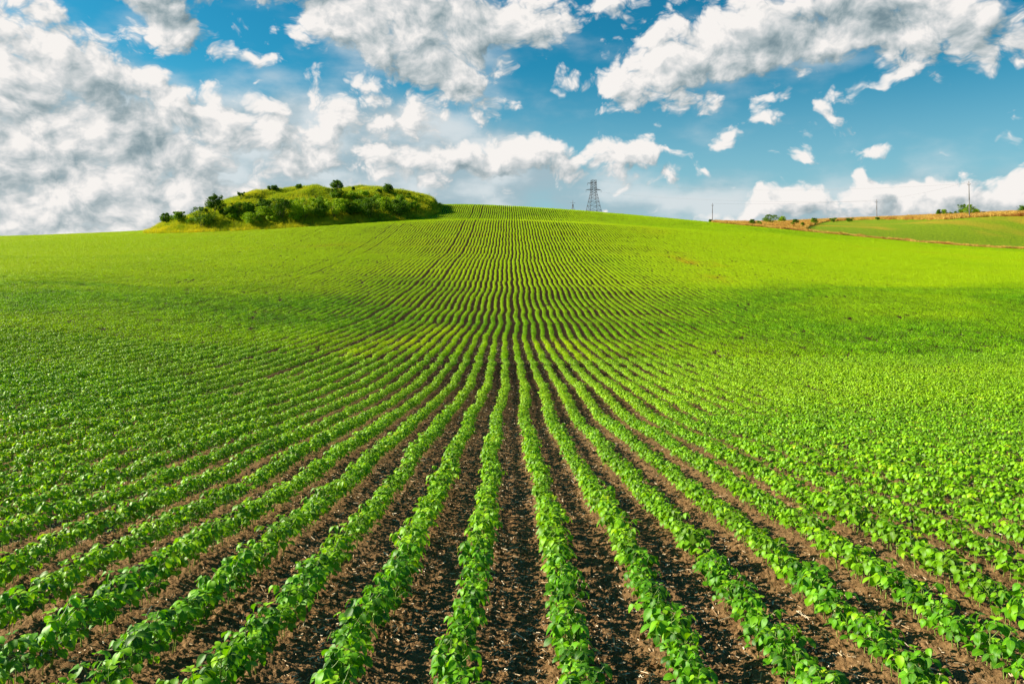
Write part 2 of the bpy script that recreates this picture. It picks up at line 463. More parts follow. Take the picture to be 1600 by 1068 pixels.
# soil
m_soil, nt, o = new_mat('soil')
pos = nt.add('ShaderNodeNewGeometry').outputs['Position']
a = nt.noise(pos, 1.1, 4, .55); b = nt.noise(pos, 26, 6, .62); c = nt.noise(pos, 130, 3, .6)
col = ramp_of(nt, b, [(0.30, (0.068, 0.036, 0.015)), (0.50, (0.175, 0.099, 0.041)), (0.70, (0.340, 0.208, 0.098))])
col = nt.mix(nt.smooth(a, .42, .68), col, (0.190, 0.112, 0.052, 1), 'MIX')
col = nt.mix(nt.smooth(c, .56, .74, 0, .55), col, (0.36, 0.24, 0.13, 1))
# shade in the gaps of the farther rows, painted as a darker soil colour
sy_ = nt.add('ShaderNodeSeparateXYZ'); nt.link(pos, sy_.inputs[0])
gap_shade = nt.math('MULTIPLY', nt.smooth(nt.math('ADD', sy_.outputs[1], nt.math('MULTIPLY', a, 8.0)), 11.0, 30.0), .88)
col = nt.mix(gap_shade, col, (0.032, 0.017, 0.007, 1))
hgt = nt.math('ADD', nt.math('MULTIPLY', b, 1.0), nt.math('MULTIPLY', c, .35))
p = principled(nt, col, .95, .06, bump(nt, hgt, .8, .03)); nt.link(p.outputs[0], o.inputs[0])

# crop leaves
def leaf_material(name, dark, mid, light, yellow, transl=0.33, veins=True, rough=0.50, spec=.28, lime=(0.42, 0.60, 0.002), painted_shade=(0.018, 0.105, 0.003)):
    m, nt, o = new_mat(name)
    geo = nt.add('ShaderNodeNewGeometry'); info = nt.add('ShaderNodeObjectInfo')
    at = nt.add('ShaderNodeAttribute', attribute_type='GEOMETRY', attribute_name='tint')
    ai = nt.add('ShaderNodeAttribute', attribute_type='INSTANCER', attribute_name='tone')
    t = nt.math('ADD', nt.math('MULTIPLY', at.outputs['Fac'], .6), nt.math('MULTIPLY', info.outputs['Random'], .4))
    big = nt.noise(geo.outputs['Position'], .35, 3, .5)
    t = nt.math('ADD', t, nt.math('MULTIPLY', nt.math('SUBTRACT', big, .5), .5))
    col = ramp_of(nt, t, [(0.1, dark), (0.5, mid), (0.88, light), (0.97, tuple(.5 * a + .5 * b for a, b in zip(light, yellow)))])
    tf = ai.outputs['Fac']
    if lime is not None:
        col = nt.mix(nt.smooth(tf, 0.0, -1.0, 0, .8), col, (*painted_shade, 1))  # negative tone: painted shade, a darker leaf green
        col = nt.mix(nt.smooth(tf, -.05, .50, 0, .9), col, (*lime, 1))  # lime also carries the painted brightness of the far slope
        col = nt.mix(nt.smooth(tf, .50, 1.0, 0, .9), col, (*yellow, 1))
    else:
        col = nt.mix(tf, col, (*yellow, 1))
    if veins:
        uv = nt.add('ShaderNodeUVMap'); s = nt.add('ShaderNodeSeparateXYZ'); nt.link(uv.outputs[0], s.inputs[0])
        ac = nt.math('ABSOLUTE', nt.math('SUBTRACT', s.outputs[1], .5))
        midrib = nt.smooth(ac, 0.0, .05, 1, 0)
        side = nt.math('FRACT', nt.math('MULTIPLY', nt.math('SUBTRACT', s.outputs[0], nt.math('MULTIPLY', ac, .55)), 6.5))
        side = nt.smooth(nt.math('ABSOLUTE', nt.math('SUBTRACT', side, .5)), 0.0, .12, .55, 0)
        vv = nt.math('MAXIMUM', midrib, side)
        col = nt.mix(nt.math('MULTIPLY', vv, .30), col, (light[0] * 1.5, light[1] * 1.4, light[2] * 2, 1))
        nrm = bump(nt, vv, -.35, .002)
    else:
        nrm = None
    p = principled(nt, col, rough, spec, nrm)
    tr = nt.add('ShaderNodeBsdfTranslucent')
    tcol = nt.mix(1.0, col, (1.55, 1.35, .5, 1), 'MULTIPLY')
    nt.link(tcol, tr.inputs[0])
    mx = nt.add('ShaderNodeMixShader'); mx.inputs[0].default_value = transl
    nt.link(p.outputs[0], mx.inputs[1]); nt.link(tr.outputs[0], mx.inputs[2]); nt.link(mx.outputs[0], o.inputs[0])
    return m
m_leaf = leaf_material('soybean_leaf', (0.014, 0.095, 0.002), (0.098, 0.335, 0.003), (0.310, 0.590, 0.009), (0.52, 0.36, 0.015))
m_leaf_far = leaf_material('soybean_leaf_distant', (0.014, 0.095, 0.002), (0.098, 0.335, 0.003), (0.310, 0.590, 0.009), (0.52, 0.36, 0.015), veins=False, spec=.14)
m_stem, nt, o = new_mat('green_stem')
p = principled(nt, (0.20, 0.30, 0.05, 1), .5, .4); nt.link(p.outputs[0], o.inputs[0])
m_bush = leaf_material('bush_leaf', (0.036, 0.090, 0.005), (0.095, 0.205, 0.007), (0.200, 0.330, 0.012), (0.2, 0.22, 0.03), .25, False, .6, spec=.1, lime=None)
m_bushl = leaf_material('pale_bush_leaf', (0.100, 0.210, 0.006), (0.210, 0.360, 0.010), (0.350, 0.510, 0.018), (0.2, 0.22, 0.03), .3, False, .6, spec=.1, lime=None)
m_grass = leaf_material('meadow_grass', (0.080, 0.185, 0.006), (0.170, 0.300, 0.008), (0.300, 0.410, 0.015), (0.66, 0.58, 0.03), .35, False, .7, spec=.1, lime=None)
m_straw = leaf_material('dry_grass', (0.34, 0.19, 0.040), (0.58, 0.38, 0.085), (0.78, 0.58, 0.18), (0.30, 0.11, 0.025), .2, False, .8, spec=.1, lime=None)
m_bark, nt, o = new_mat('bark')
pos = nt.add('ShaderNodeNewGeometry').outputs['Position']
col = ramp_of(nt, nt.noise(pos, 9, 4, .6), [(0.3, (0.06, 0.045, 0.032)), (0.7, (0.14, 0.11, 0.08))])
p = principled(nt, col, .9, .2); nt.link(p.outputs[0], o.inputs[0])
def plain(name, c1, c2, scale, rough=.8, metal=0.0, bstr=.3, bd=.02):
    m, nt, o = new_mat(name)
    pos = nt.add('ShaderNodeNewGeometry').outputs['Position']
    n = nt.noise(pos, scale, 5, .6)
    p = principled(nt, ramp_of(nt, n, [(0.3, c1), (0.7, c2)]), rough, .3, bump(nt, n, bstr, bd)); p.inputs['Metallic'].default_value = metal
    nt.link(p.outputs[0], o.inputs[0]); return m
m_knoll = plain('knoll_turf', (0.045, 0.055, 0.012), (0.10, 0.105, 0.02), 1.5, .95, 0, 1, .3)
m_verge = plain('verge_turf', (0.26, 0.15, 0.05), (0.46, 0.30, 0.10), 1.2, .95, 0, 1, .3)
m_steel = plain('galvanised_steel', (0.05, 0.055, 0.07), (0.11, 0.115, 0.13), 3, .6, .5)
m_pole = plain('grey_concrete', (0.13, 0.125, 0.13), (0.22, 0.20, 0.20), 4, .85)
m_wire = plain('weathered_wire', (0.10, 0.10, 0.11), (0.14, 0.14, 0.15), 1, .6)
m_ins = plain('brown_ceramic', (0.08, 0.04, 0.03), (0.12, 0.06, 0.04), 3, .3)
m_chaff, nt, o = new_mat('straw_chaff')
info = nt.add('ShaderNodeAttribute', attribute_type='GEOMETRY', attribute_name='tint')
p = principled(nt, ramp_of(nt, info.outputs['Fac'], [(0.0, (0.30, 0.19, 0.10)), (0.5, (0.46, 0.34, 0.21)), (1.0, (0.80, 0.70, 0.54))]), .8, .05); nt.link(p.outputs[0], o.inputs[0])
# the neighbouring field, a thin young crop on ochre earth
m_far, nt, o = new_mat('distant_crop')
pos = nt.add('ShaderNodeNewGeometry').outputs['Position']
n1 = nt.noise(nt.vmath('MULTIPLY', pos, (1.0, .35, .35)), .05, 4, .55); n2 = nt.noise(pos, 1.4, 6, .65)
col = ramp_of(nt, n2, [(0.32, (0.110, 0.190, 0.004)), (0.55, (0.200, 0.290, 0.005)), (0.75, (0.320, 0.370, 0.010))])
col = nt.mix(nt.smooth(n1, .44, .64, 0, .75), col, (0.40, 0.27, 0.02, 1))
p = principled(nt, col, .95, .1, bump(nt, n2, 1, .4)); nt.link(p.outputs[0], o.inputs[0])

# ============================================================ ground: one sheet to the horizon, split where the land use changes
def far_zone(X, Y):
    """0 crop field, 1 knoll, 2 dry verge and ridge, 3 neighbouring field"""
    r = np.hypot(X, Y); px = 800 + F_PX * X / np.maximum(Y, 1e-3)
    d = Y
    j = 1.6 * fbm(X / 14, Y / 14, 2, 44)
    z = np.zeros(X.shape, int)
    beyond = (d > 166 + j) & (px > 1115)
    z[beyond] = 2
    ridge = np.interp(px, [1225, 1290, 1350, 1475, 1600, 1700], [150, 330, 330, 262, 246, 240])
    left_lim = np.interp(d, [174, 185, 210, 250, 330], [1262, 1262, 1255, 1262, 1290])
    far = (d > 171.5 + j) & (d < ridge + j) & (px > left_lim)
    z[far] = 3
    z[(Y > 200) & (px <= 1115)] = 2
    z[(Y > 420)] = 2
    z[(px > 1700) & (Y > 173)] = 3
    z[knoll_h(X, Y)[1]] = 1
    return z
dense = np.linspace(R(-45), R(45), 1240)
rest = np.linspace(R(45), R(315), 92)[1:-1]
azs = np.concatenate([dense, rest]); NA = len(azs)
rs = [0.9]
while rs[-1] < 9000:
    q = rs[-1]
    step = 0.0032 if q < 16 else (0.0032 + 0.0038 * (q - 16) / 24 if q < 40 else (0.007 if q < 100 else (0.0055 if q < 300 else 0.02)))
    rs.append(q * (1 + step))
rs = np.array(rs); NR = len(rs)
A, RR = np.meshgrid(azs, rs)
GX = RR * np.sin(A); GY = RR * np.cos(A)
GZ = full_z(GX, GY)
zone = far_zone(GX, GY)
nearm = (RR < 75) & (np.cos(A) > 0.6)
mz = np.zeros_like(GZ); mz[nearm] = micro_z(GX[nearm], GY[nearm])
GZ = GZ + mz
rid = zone == 2
GZ[rid] += 0.5 * np.abs(fbm(GX[rid] / 6, GY[rid] / 6, 3, 71)) * np.clip((RR[rid] - 165) / 20, 0, 1)
kn = zone == 1
GZ[kn] += 0.30 * fbm(GX[kn] / 1.7, GY[kn] / 1.7, 3, 81)
verts = np.stack([GX, GY, GZ], -1).reshape(-1, 3)
verts = np.concatenate([verts, [[0, 0, float(full_z(np.array([0.01]), np.array([0.9]))[0])]]])
i, j = np.meshgrid(np.arange(NR - 1), np.arange(NA), indexing='ij')
j2 = (j + 1) % NA
quads = np.stack([i * NA + j, i * NA + j2, (i + 1) * NA + j2, (i + 1) * NA + j], -1).reshape(-1, 4)[:, ::-1]
qz = zone[:-1, :].reshape(-1)
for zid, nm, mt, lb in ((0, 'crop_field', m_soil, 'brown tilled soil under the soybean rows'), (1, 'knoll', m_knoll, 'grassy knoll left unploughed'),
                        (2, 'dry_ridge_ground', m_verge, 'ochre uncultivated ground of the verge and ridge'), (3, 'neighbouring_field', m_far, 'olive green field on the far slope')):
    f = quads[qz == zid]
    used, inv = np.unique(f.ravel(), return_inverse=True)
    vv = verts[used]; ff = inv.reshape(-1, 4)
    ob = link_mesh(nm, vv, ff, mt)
    ob['kind'] = 'structure'; ob['label'] = lb

# ============================================================ soybean plants
def leaflet(base, dirv, up, L, W, nl=6, nw=4, droop=0.35, fold=0.25, curl=0.1, rg=None):
    """one ovate leaflet as a grid; returns verts, quads, uvs"""
    dirv = np.array(dirv, float); dirv /= np.linalg.norm(dirv)
    side = np.cross(dirv, up); side /= np.linalg.norm(side) + 1e-9
    nrm = np.cross(side, dirv)
    V, U = [], []
    wav = rg.uniform(-1, 1)
    for a in range(nl + 1):
        t = a / nl
        wd = W * max(0.02, (math.sin(math.pi * min(1, t ** 0.78)) ** 0.72)) * 0.5
        ang = droop * t * 1.6
        # bend the midrib downwards along its length
        x = L * (math.sin(ang) / max(ang, 1e-3)) * t; z = -L * ((1 - math.cos(ang)) / max(ang, 1e-3)) * t
        c = np.array(base) + dirv * x + nrm * z
        for b in range(nw + 1):
            s = (b / nw - .5) * 2
            V.append(c + side * wd * s + nrm * (abs(s) * wd * fold - (s * s) * wd * curl + 0.05 * wd * math.sin(t * 9 + s * 2 + wav * 5)))
            U.append((t, b / nw))
    Q = []
    for a in range(nl):
        for b in range(nw):
            k = a * (nw + 1) + b
            Q.append((k, k + 1, k + nw + 2, k + nw + 1))
    return V, Q, U
class Acc:
    def __init__(s): s.v = []; s.f = []; s.u = []; s.m = []; s.t = []
    def add(s, V, Q, U, m, t):
        k = len(s.v); s.v += [tuple(x) for x in V]; s.u += list(U); s.f += [tuple(i + k for i in q) for q in Q]
        s.m += [m] * len(Q); s.t += [t] * len(V)
    def stalk(s, p, q, r0, r1, mid=None, n=4):
        pts = [np.array(p, float), np.array(q, float)] if mid is None else [np.array(p, float), np.array(mid, float), np.array(q, float)]
        V = []
        rr = np.linspace(r0, r1, len(pts))
        for c, r in zip(pts, rr):
            d = pts[-1] - pts[0]; a = np.cross(d, (0.3, .9, .2)); a /= np.linalg.norm(a); b = np.cross(d, a); b /= np.linalg.norm(b)
            for i in range(n):
                an = 2 * math.pi * i / n; V.append(c + (a * math.cos(an) + b * math.sin(an)) * r)
        Q = []
        for k in range(len(pts) - 1):
            for i in range(n):
                j = (i + 1) % n; Q.append((k * n + i, k * n + j, (k + 1) * n + j, (k + 1) * n + i))
        s.add(V, Q, [(0, 0)] * len(V), 1, .5)
    def merge(s, o, M=None):
        k = len(s.v); v = np.array(o.v)
        if M is not None: v = v @ M[:3, :3].T + M[:3, 3]
        s.v += [tuple(x) for x in v]; s.u += o.u; s.f += [tuple(i + k for i in q) for q in o.f]; s.m += o.m; s.t += o.t
    def obj(s, name, mats, parent=None):
        return link_mesh(name, np.array(s.v), np.array(s.f, np.int32), mats, parent, True, s.m, np.array(s.u), {'tint': np.clip(s.t, 0, 1)})

def plant_pieces(seed, nl=6, nw=4, lod=0):
    rg = np.random.default_rng(seed)
    H = rg.uniform(.105, .150)
    stem = Acc(); lx, ly = rg.uniform(-.02, .02, 2)
    node = lambda t: np.array([lx * t, ly * t, H * t])
    if lod == 0:
        stem.stalk((0, 0, -.03), node(1), .0028, .0016, mid=node(.5) + rg.uniform(-.003, .003, 3), n=5)
    leaves = []
    phi = rg.uniform(0, 6.28)
    for k in range(2):                      # the simple first pair
        L = Acc(); a = phi + math.pi * k + rg.uniform(-.3, .3)
        o = np.array([math.cos(a), math.sin(a), 0])
        b = node(.38); e = b + o * rg.uniform(.015, .03) + np.array([0, 0, .012])
        if lod == 0: L.stalk(b, e, .0012, .001)
        t0 = rg.uniform(.1, .6)
        sz = rg.uniform(.036, .050)
        up = np.array([0, 0, 1]) + .3 * rg.uniform(-1, 1, 3)
        L.add(*leaflet(e, o + np.array([0, 0, rg.uniform(-.35, .15)]), up, sz, sz * .82, nl, nw, rg.uniform(.2, .6), rg.uniform(.05, .25), .1, rg), 0, t0)
        leaves.append(L)
    n3 = 7 if lod == 0 else 5
    for k in range(n3):
        L = Acc(); t = .42 + .58 * k / (n3 - 1)
        a = phi + 1.57 + 2.4 * k + rg.uniform(-.35, .35)
        o = np.array([math.cos(a), math.sin(a), 0])
        young = (k == n3 - 1)
        pl = rg.uniform(.042, .078) * (.45 if young else 1)
        el = rg.uniform(.55, 1.0)
        b = node(t); e = b + o * pl * math.cos(el) + np.array([0, 0, pl * math.sin(el)])
        if lod == 0: L.stalk(b, e, .0013, .0009, mid=(b + e) / 2 + o * pl * .06)
        sz = rg.uniform(.032, .049) * (.62 if young else 1)
        tone = rg.uniform(.05, .8) + (.3 if young else 0)
        for da in (0, 1.25, -1.25):
            aa = a + da + rg.uniform(-.2, .2)
            oo = np.array([math.cos(aa), math.sin(aa), 0])
            st = e + (o * .014 if da == 0 else np.zeros(3))
            if lod == 0: L.stalk(e, st + oo * .003, .0009, .0007)
            up = np.array([0, 0, 1.0]) + .35 * rg.uniform(-1, 1, 3)
            L.add(*leaflet(st, oo + np.array([0, 0, rg.uniform(-.95, .10) if not young else rg.uniform(.2, .8)]), up, sz * (1.08 if da == 0 else 1), sz * rg.uniform(.62, .74), nl, nw, rg.uniform(.25, .9), rg.uniform(.08, .45), .12, rg), 0, tone + rg.uniform(-.12, .12))
        leaves.append(L)
    return stem, leaves

NV = 7
PROTO = [plant_pieces(100 + k) for k in range(NV)]
def near_micro(X, Y):
    return full_z(X, Y) + micro_z(X, Y)

# plant positions along every row
rg = np.random.default_rng(5)
px_, py_ = [], []
for rx in ROWS:
    if abs(rx) > .80 * 26 + 4: continue
    y0 = max(0.3, (abs(rx) - 4) / .80)
    ys = np.arange(y0, 26.0, .056); ys = ys + rg.uniform(-.026, .026, len(ys))
    keep = rg.random(len(ys)) > .03 + .10 * (perlin(ys / .7, ys * 0 + rx * 3.1, 17) > .62)
    ys = ys[keep]
    px_.append(rx + row_wobble(ys) + rg.normal(0, .017, len(ys))); py_.append(ys)
PX = np.concatenate(px_); PY = np.concatenate(py_)
PZ = near_micro(PX, PY)
sx = 800 + F_PX * PX / PY; sy = HOR - F_PX * (PZ + .08) / PY
vis = (PY > 2.4) & (sx > -25) & (sx < 1625) & (sy < 1110)
order = np.argsort(np.where(vis, np.hypot(PX, PY), 1e9))
HERO = order[:300]
left = sorted([r for r in ROWS if r < 0], reverse=True); right = sorted([r for r in ROWS if r > 0])
ordn = ['first', 'second', 'third', 'fourth', 'fifth', 'sixth', 'seventh', 'eighth', 'ninth', 'tenth']
hero_mesh = {}
for k, (st, lv) in enumerate(PROTO):
    hero_mesh[k] = None
for h in HERO:
    k = int(rg.integers(NV)); x, y, z = float(PX[h]), float(PY[h]), float(PZ[h])
    e = empty('soybean_plant', (x, y, z), rg.uniform(0, 6.28)); s_ = rg.uniform(.90, 1.24) * float(1 + .16 * fbm(np.array([x / .45 * 1.7]), np.array([y / 2.6]), 2, 66)[0]); e.scale = (s_, s_, s_ * rg.uniform(.9, 1.12))
    e.rotation_euler[0] = rg.uniform(-.12, .12); e.rotation_euler[1] = rg.uniform(-.12, .12)
    rr = x - row_wobble(np.array([y]))[0]
    L_ = left if rr < 0 else right
    idx = int(np.argmin([abs(rr - q) for q in L_]))
    tag(e, 'leafy soybean plant, near end of the %s row %s of the middle gap' % (ordn[min(idx, 9)], 'left' if rr < 0 else 'right'), 'soybean plant',
        'young soybean plants in the nearest stretch of the rows')
    if hero_mesh[k] is None:
        st, lv = PROTO[k]
        hero_mesh[k] = [st.obj('stem', [m_leaf, m_stem], e)] + [q.obj('leaf', [m_leaf, m_stem], e) for q in lv]
    else:
        for q in hero_mesh[k]:
            c = q.copy(); COL.objects.link(c); c.parent = e

# --- everything farther: one uncountable mass of crop, instanced
crop_lib = bpy.data.collections.new('crop_library')
def lib_obj(acc, name, mats):
    me = bpy.data.meshes.new(name)
    o = acc.obj('_' + name, mats)
    o.name = name
    crop_lib.objects.link(o)
for k, (st, lv) in enumerate(PROTO):
    A_ = Acc(); A_.merge(st)
    for q in lv: A_.merge(q)
    lib_obj(A_, 'a_%d' % k, [m_leaf, m_stem])
NCH = 8
for k in range(NCH):                                     # 0.6 m lengths of row for the middle distance and beyond
    A_ = Acc(); rc = np.random.default_rng(900 + k)
    for y in np.arange(-.30, .29, .060):
        st, lv = plant_pieces(int(rc.integers(1e6)), 2, 2, 1)
        s_ = rc.uniform(.95, 1.25); c, s = math.cos(rc.uniform(0, 6)), math.sin(rc.uniform(0, 6))
        a = rc.uniform(0, 6.28); c, s = math.cos(a), math.sin(a)
        M = np.array([[c * s_, -s * s_, 0, rc.normal(0, .021)], [s * s_, c * s_, 0, y + rc.uniform(-.03, .03)], [0, 0, s_, 0], [0, 0, 0, 1]])
        for q in lv: A_.merge(q, M)
    lib_obj(A_, 'b_%d' % k, [m_leaf_far, m_stem])
rest_mask = np.ones(len(PX), bool); rest_mask[HERO] = False
mx, my, mzz = PX[rest_mask], PY[rest_mask], PZ[rest_mask]
n1_ = len(mx)
cx_, cy_ = [], []
for rx in ROWS:
    y0 = max(26.0, (abs(rx) - 6) / .78)
    if y0 > 182: continue
    ys = np.arange(y0, 182, .60) + rg.uniform(0, .3)
    cx_.append(rx + row_wobble(ys)); cy_.append(ys)
CX = np.concatenate(cx_); CY = np.concatenate(cy_)
ok = (far_zone(CX, CY) == 0) & ~((800 + F_PX * CX / CY > 1115) & (CY > 167))
CX, CY = CX[ok], CY[ok]
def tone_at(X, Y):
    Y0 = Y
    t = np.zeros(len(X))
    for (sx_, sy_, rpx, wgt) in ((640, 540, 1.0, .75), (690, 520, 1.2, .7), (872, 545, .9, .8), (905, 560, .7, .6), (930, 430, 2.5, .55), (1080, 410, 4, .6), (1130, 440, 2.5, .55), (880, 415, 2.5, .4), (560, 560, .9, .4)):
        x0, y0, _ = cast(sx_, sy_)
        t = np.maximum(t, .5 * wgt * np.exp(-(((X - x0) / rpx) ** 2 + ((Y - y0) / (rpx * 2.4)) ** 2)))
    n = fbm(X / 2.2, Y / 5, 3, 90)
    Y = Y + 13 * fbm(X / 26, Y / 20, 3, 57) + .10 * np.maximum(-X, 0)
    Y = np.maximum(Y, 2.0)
    pale = .42 * np.clip(np.log(Y / 13) / math.log(8.5), 0, 1) * (1 - .35 * np.clip((Y0 - 134) / 8, 0, 1) * (X > -20)) * (1 + .35 * fbm(X / 16, Y / 16, 3, 33))  # sunlit brightness of the far slope, put into the leaf colour
    painted_shade = (.17 + .04 * np.clip(X / 20, 0, 1)) * np.exp(-(np.log(Y / (44 + .08 * np.abs(X))) / .42) ** 2) * (1 + .5 * fbm(X / 10, Y / 8, 2, 38)) + .07 * np.exp(-((Y0 - 150) / 9) ** 2) * (X > -20)  # cloud shade over hollow and back crest, painted into the leaf colour
    return np.clip(t * (.8 + .9 * n) + .10 + pale - painted_shade, -1, .9)
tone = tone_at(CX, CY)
drop = rg.random(len(CX)) > (0.012 + .06 * (tone > .7) + .03 * (fbm(CX / 3, CY / 3, 2, 15) > .45))
CX, CY, tone = CX[drop], CY[drop], tone[drop]
CZ = full_z(CX, CY)
slope = (full_z(CX, CY + .3) - full_z(CX, CY - .3)) / .6
slx = (full_z(CX + .3, CY) - full_z(CX - .3, CY)) / .6
n2_ = len(CX)
print('plants', n1_, 'chunks', n2_)
P_ = np.concatenate([np.stack([mx, my, mzz], 1), np.stack([CX, CY, CZ + .005], 1)])
flip = rg.integers(0, 2, n2_) * math.pi
rot = np.concatenate([np.stack([rg.uniform(-.12, .12, n1_), rg.uniform(-.12, .12, n1_), rg.uniform(0, 6.28, n1_)], 1),
                      np.stack([np.arctan(slope) * np.cos(flip), np.zeros(n2_), flip], 1)])
vig = lambda X, Y: 1 + .16 * fbm(X / .45 * 1.7, Y / 2.6, 2, 66) + .10 * fbm(X / 4, Y / 6, 2, 67)
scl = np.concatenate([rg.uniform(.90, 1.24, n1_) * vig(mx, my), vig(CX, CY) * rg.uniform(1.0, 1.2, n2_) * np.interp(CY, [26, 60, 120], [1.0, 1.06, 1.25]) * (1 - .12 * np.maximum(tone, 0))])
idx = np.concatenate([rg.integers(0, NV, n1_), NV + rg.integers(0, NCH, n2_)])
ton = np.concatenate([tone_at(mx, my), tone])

def scatter(name, pts, rot, scl, idx, extra, lib):
    me = bpy.data.meshes.new(name)
    n = len(pts)
    me.vertices.add(n); me.vertices.foreach_set('co', pts.astype(np.float32).ravel())
    a = me.attributes.new('rot', 'FLOAT_VECTOR', 'POINT'); a.data.foreach_set('vector', rot.astype(np.float32).ravel())
    a = me.attributes.new('scl', 'FLOAT', 'POINT'); a.data.foreach_set('value', scl.astype(np.float32))
    a = me.attributes.new('idx', 'INT', 'POINT'); a.data.foreach_set('value', idx.astype(np.int32))
    a = me.attributes.new('tone', 'FLOAT', 'POINT'); a.data.foreach_set('value', extra.astype(np.float32))
    o = bpy.data.objects.new(name, me); COL.objects.link(o)
    gn = bpy.data.node_groups.new(name + '_nodes', 'GeometryNodeTree')
    gn.interface.new_socket('Geometry', in_out='INPUT', socket_type='NodeSocketGeometry')
    gn.interface.new_socket('Geometry', in_out='OUTPUT', socket_type='NodeSocketGeometry')
    N = gn.nodes; Lk = gn.links
    gi = N.new('NodeGroupInput'); go = N.new('NodeGroupOutput')
    mp = N.new('GeometryNodeMeshToPoints'); Lk.new(gi.outputs[0], mp.inputs['Mesh'])
    ci = N.new('GeometryNodeCollectionInfo'); ci.inputs['Collection'].default_value = lib
    ci.inputs['Separate Children'].default_value = True; ci.inputs['Reset Children'].default_value = True
    ip = N.new('GeometryNodeInstanceOnPoints'); ip.inputs['Pick Instance'].default_value = True
    Lk.new(mp.outputs[0], ip.inputs['Points']); Lk.new(ci.outputs[0], ip.inputs['Instance'])
    def at(nm, ty):
        q = N.new('GeometryNodeInputNamedAttribute'); q.data_type = ty; q.inputs['Name'].default_value = nm; return q.outputs['Attribute']
    Lk.new(at('idx', 'INT'), ip.inputs['Instance Index'])
    e2r = N.new('FunctionNodeEulerToRotation'); Lk.new(at('rot', 'FLOAT_VECTOR'), e2r.inputs[0]); Lk.new(e2r.outputs[0], ip.inputs['Rotation'])
    Lk.new(at('scl', 'FLOAT'), ip.inputs['Scale'])
    Lk.new(ip.outputs[0], go.inputs[0])
    md = o.modifiers.new('scatter', 'NODES'); md.node_group = gn
    return o
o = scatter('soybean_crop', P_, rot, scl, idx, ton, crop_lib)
tag(o, 'green soybean crop filling the whole field in long converging rows', 'crop', None, 'stuff')

# --- straw chaff and crumbs of soil between the rows
def chaff():
    n = 80000
    y = 2.2 + (36 - 2.2) * rg.random(n) ** 1.25; x = (rg.random(n) * 2 - 1) * (.74 * y + .6)
    rd = row_dist(x, y)
    patch = fbm(x * .9, y * .6, 2, 61)
    k = (rg.random(n) < .35 + .65 * (patch > -.1)) & (rd > .05)
    x, y = x[k], y[k]; n = len(x)
    z = near_micro(x, y) + .004
    L = rg.gamma(2.0, .008, n) + .004; L = np.minimum(L, .06); W = rg.uniform(.0010, .0032, n) * (1 + y / 12)
    L = L * (1 + y / 26)
    a = rg.uniform(0, 6.28, n); tilt = rg.normal(0, .22, n)
    d = np.stack([np.cos(a) * np.cos(tilt), np.sin(a) * np.cos(tilt), np.sin(tilt)], 1)
    s = np.stack([-np.sin(a), np.cos(a), np.zeros(n)], 1)
    u = np.cross(d, s); u = u * np.sign(u[:, 2:3] + 1e-9)
    c = np.stack([x, y, z + np.abs(np.sin(tilt)) * L * .4], 1)
    e1 = c - d * (L / 2)[:, None]; e2 = c + d * (L / 2)[:, None]
    sw = s * W[:, None]; uu = u * (W * .8)[:, None]
    V = np.stack([e1 - sw, e1 + uu, e1 + sw, e2 - sw, e2 + uu, e2 + sw], 1).reshape(-1, 3)
    b = np.arange(n)[:, None] * 6
    F = np.concatenate([b + np.array([[0, 3, 4, 1]]), b + np.array([[1, 4, 5, 2]]), b + np.array([[0, 2, 5, 3]])], 0)
    t = np.repeat(rg.beta(1.6, 1.9, n), 6)
    return link_mesh('straw_litter', V, F.astype(np.int32), m_chaff, None, False, attrs={'tint': t})
tag(chaff(), 'pale broken straw scattered on the soil between the rows', 'straw', None, 'stuff')
clod_lib = bpy.data.collections.new('clod_library')
import bmesh
for k in range(6):
    bm = bmesh.new(); bmesh.ops.create_icosphere(bm, subdivisions=2, radius=1)
    rc = np.random.default_rng(50 + k); s3 = rc.uniform(.6, 1.1, 3)
    for v_ in bm.verts:
        q = v_.co; f_ = 1 + .32 * float(perlin(np.array([q.x * 1.6 + k * 9]), np.array([q.y * 1.6 + q.z * 1.3]), k)[0]) + rc.uniform(-.09, .09)
        v_.co = Vector((q.x * s3[0], q.y * s3[1], q.z * s3[2] * .75)) * f_
    me = bpy.data.meshes.new('clod'); bm.to_mesh(me); bm.free(); me.materials.append(m_soil)
    ob = bpy.data.objects.new('clod_%d' % k, me); clod_lib.objects.link(ob)
n = 42000
y = 2.0 + 18 * rg.random(n) ** 1.3; x = (rg.random(n) * 2 - 1) * (.74 * y + .6)
k = (row_dist(x, y) > .04) & (fbm(x * 1.3, y * 1.3, 2, 77) > -.25); x, y = x[k], y[k]; n = len(x)
r_ = np.minimum(.0018 + rg.gamma(1.1, .0030, n), .026)
o = scatter('soil_crumbs', np.stack([x, y, near_micro(x, y) + r_ * .15], 1), rg.uniform(0, 6.28, (n, 3)), r_, rg.integers(0, 6, n), np.zeros(n), clod_lib)
tag(o, 'loose brown crumbs and clods of soil between the rows', 'soil', None, 'stuff')

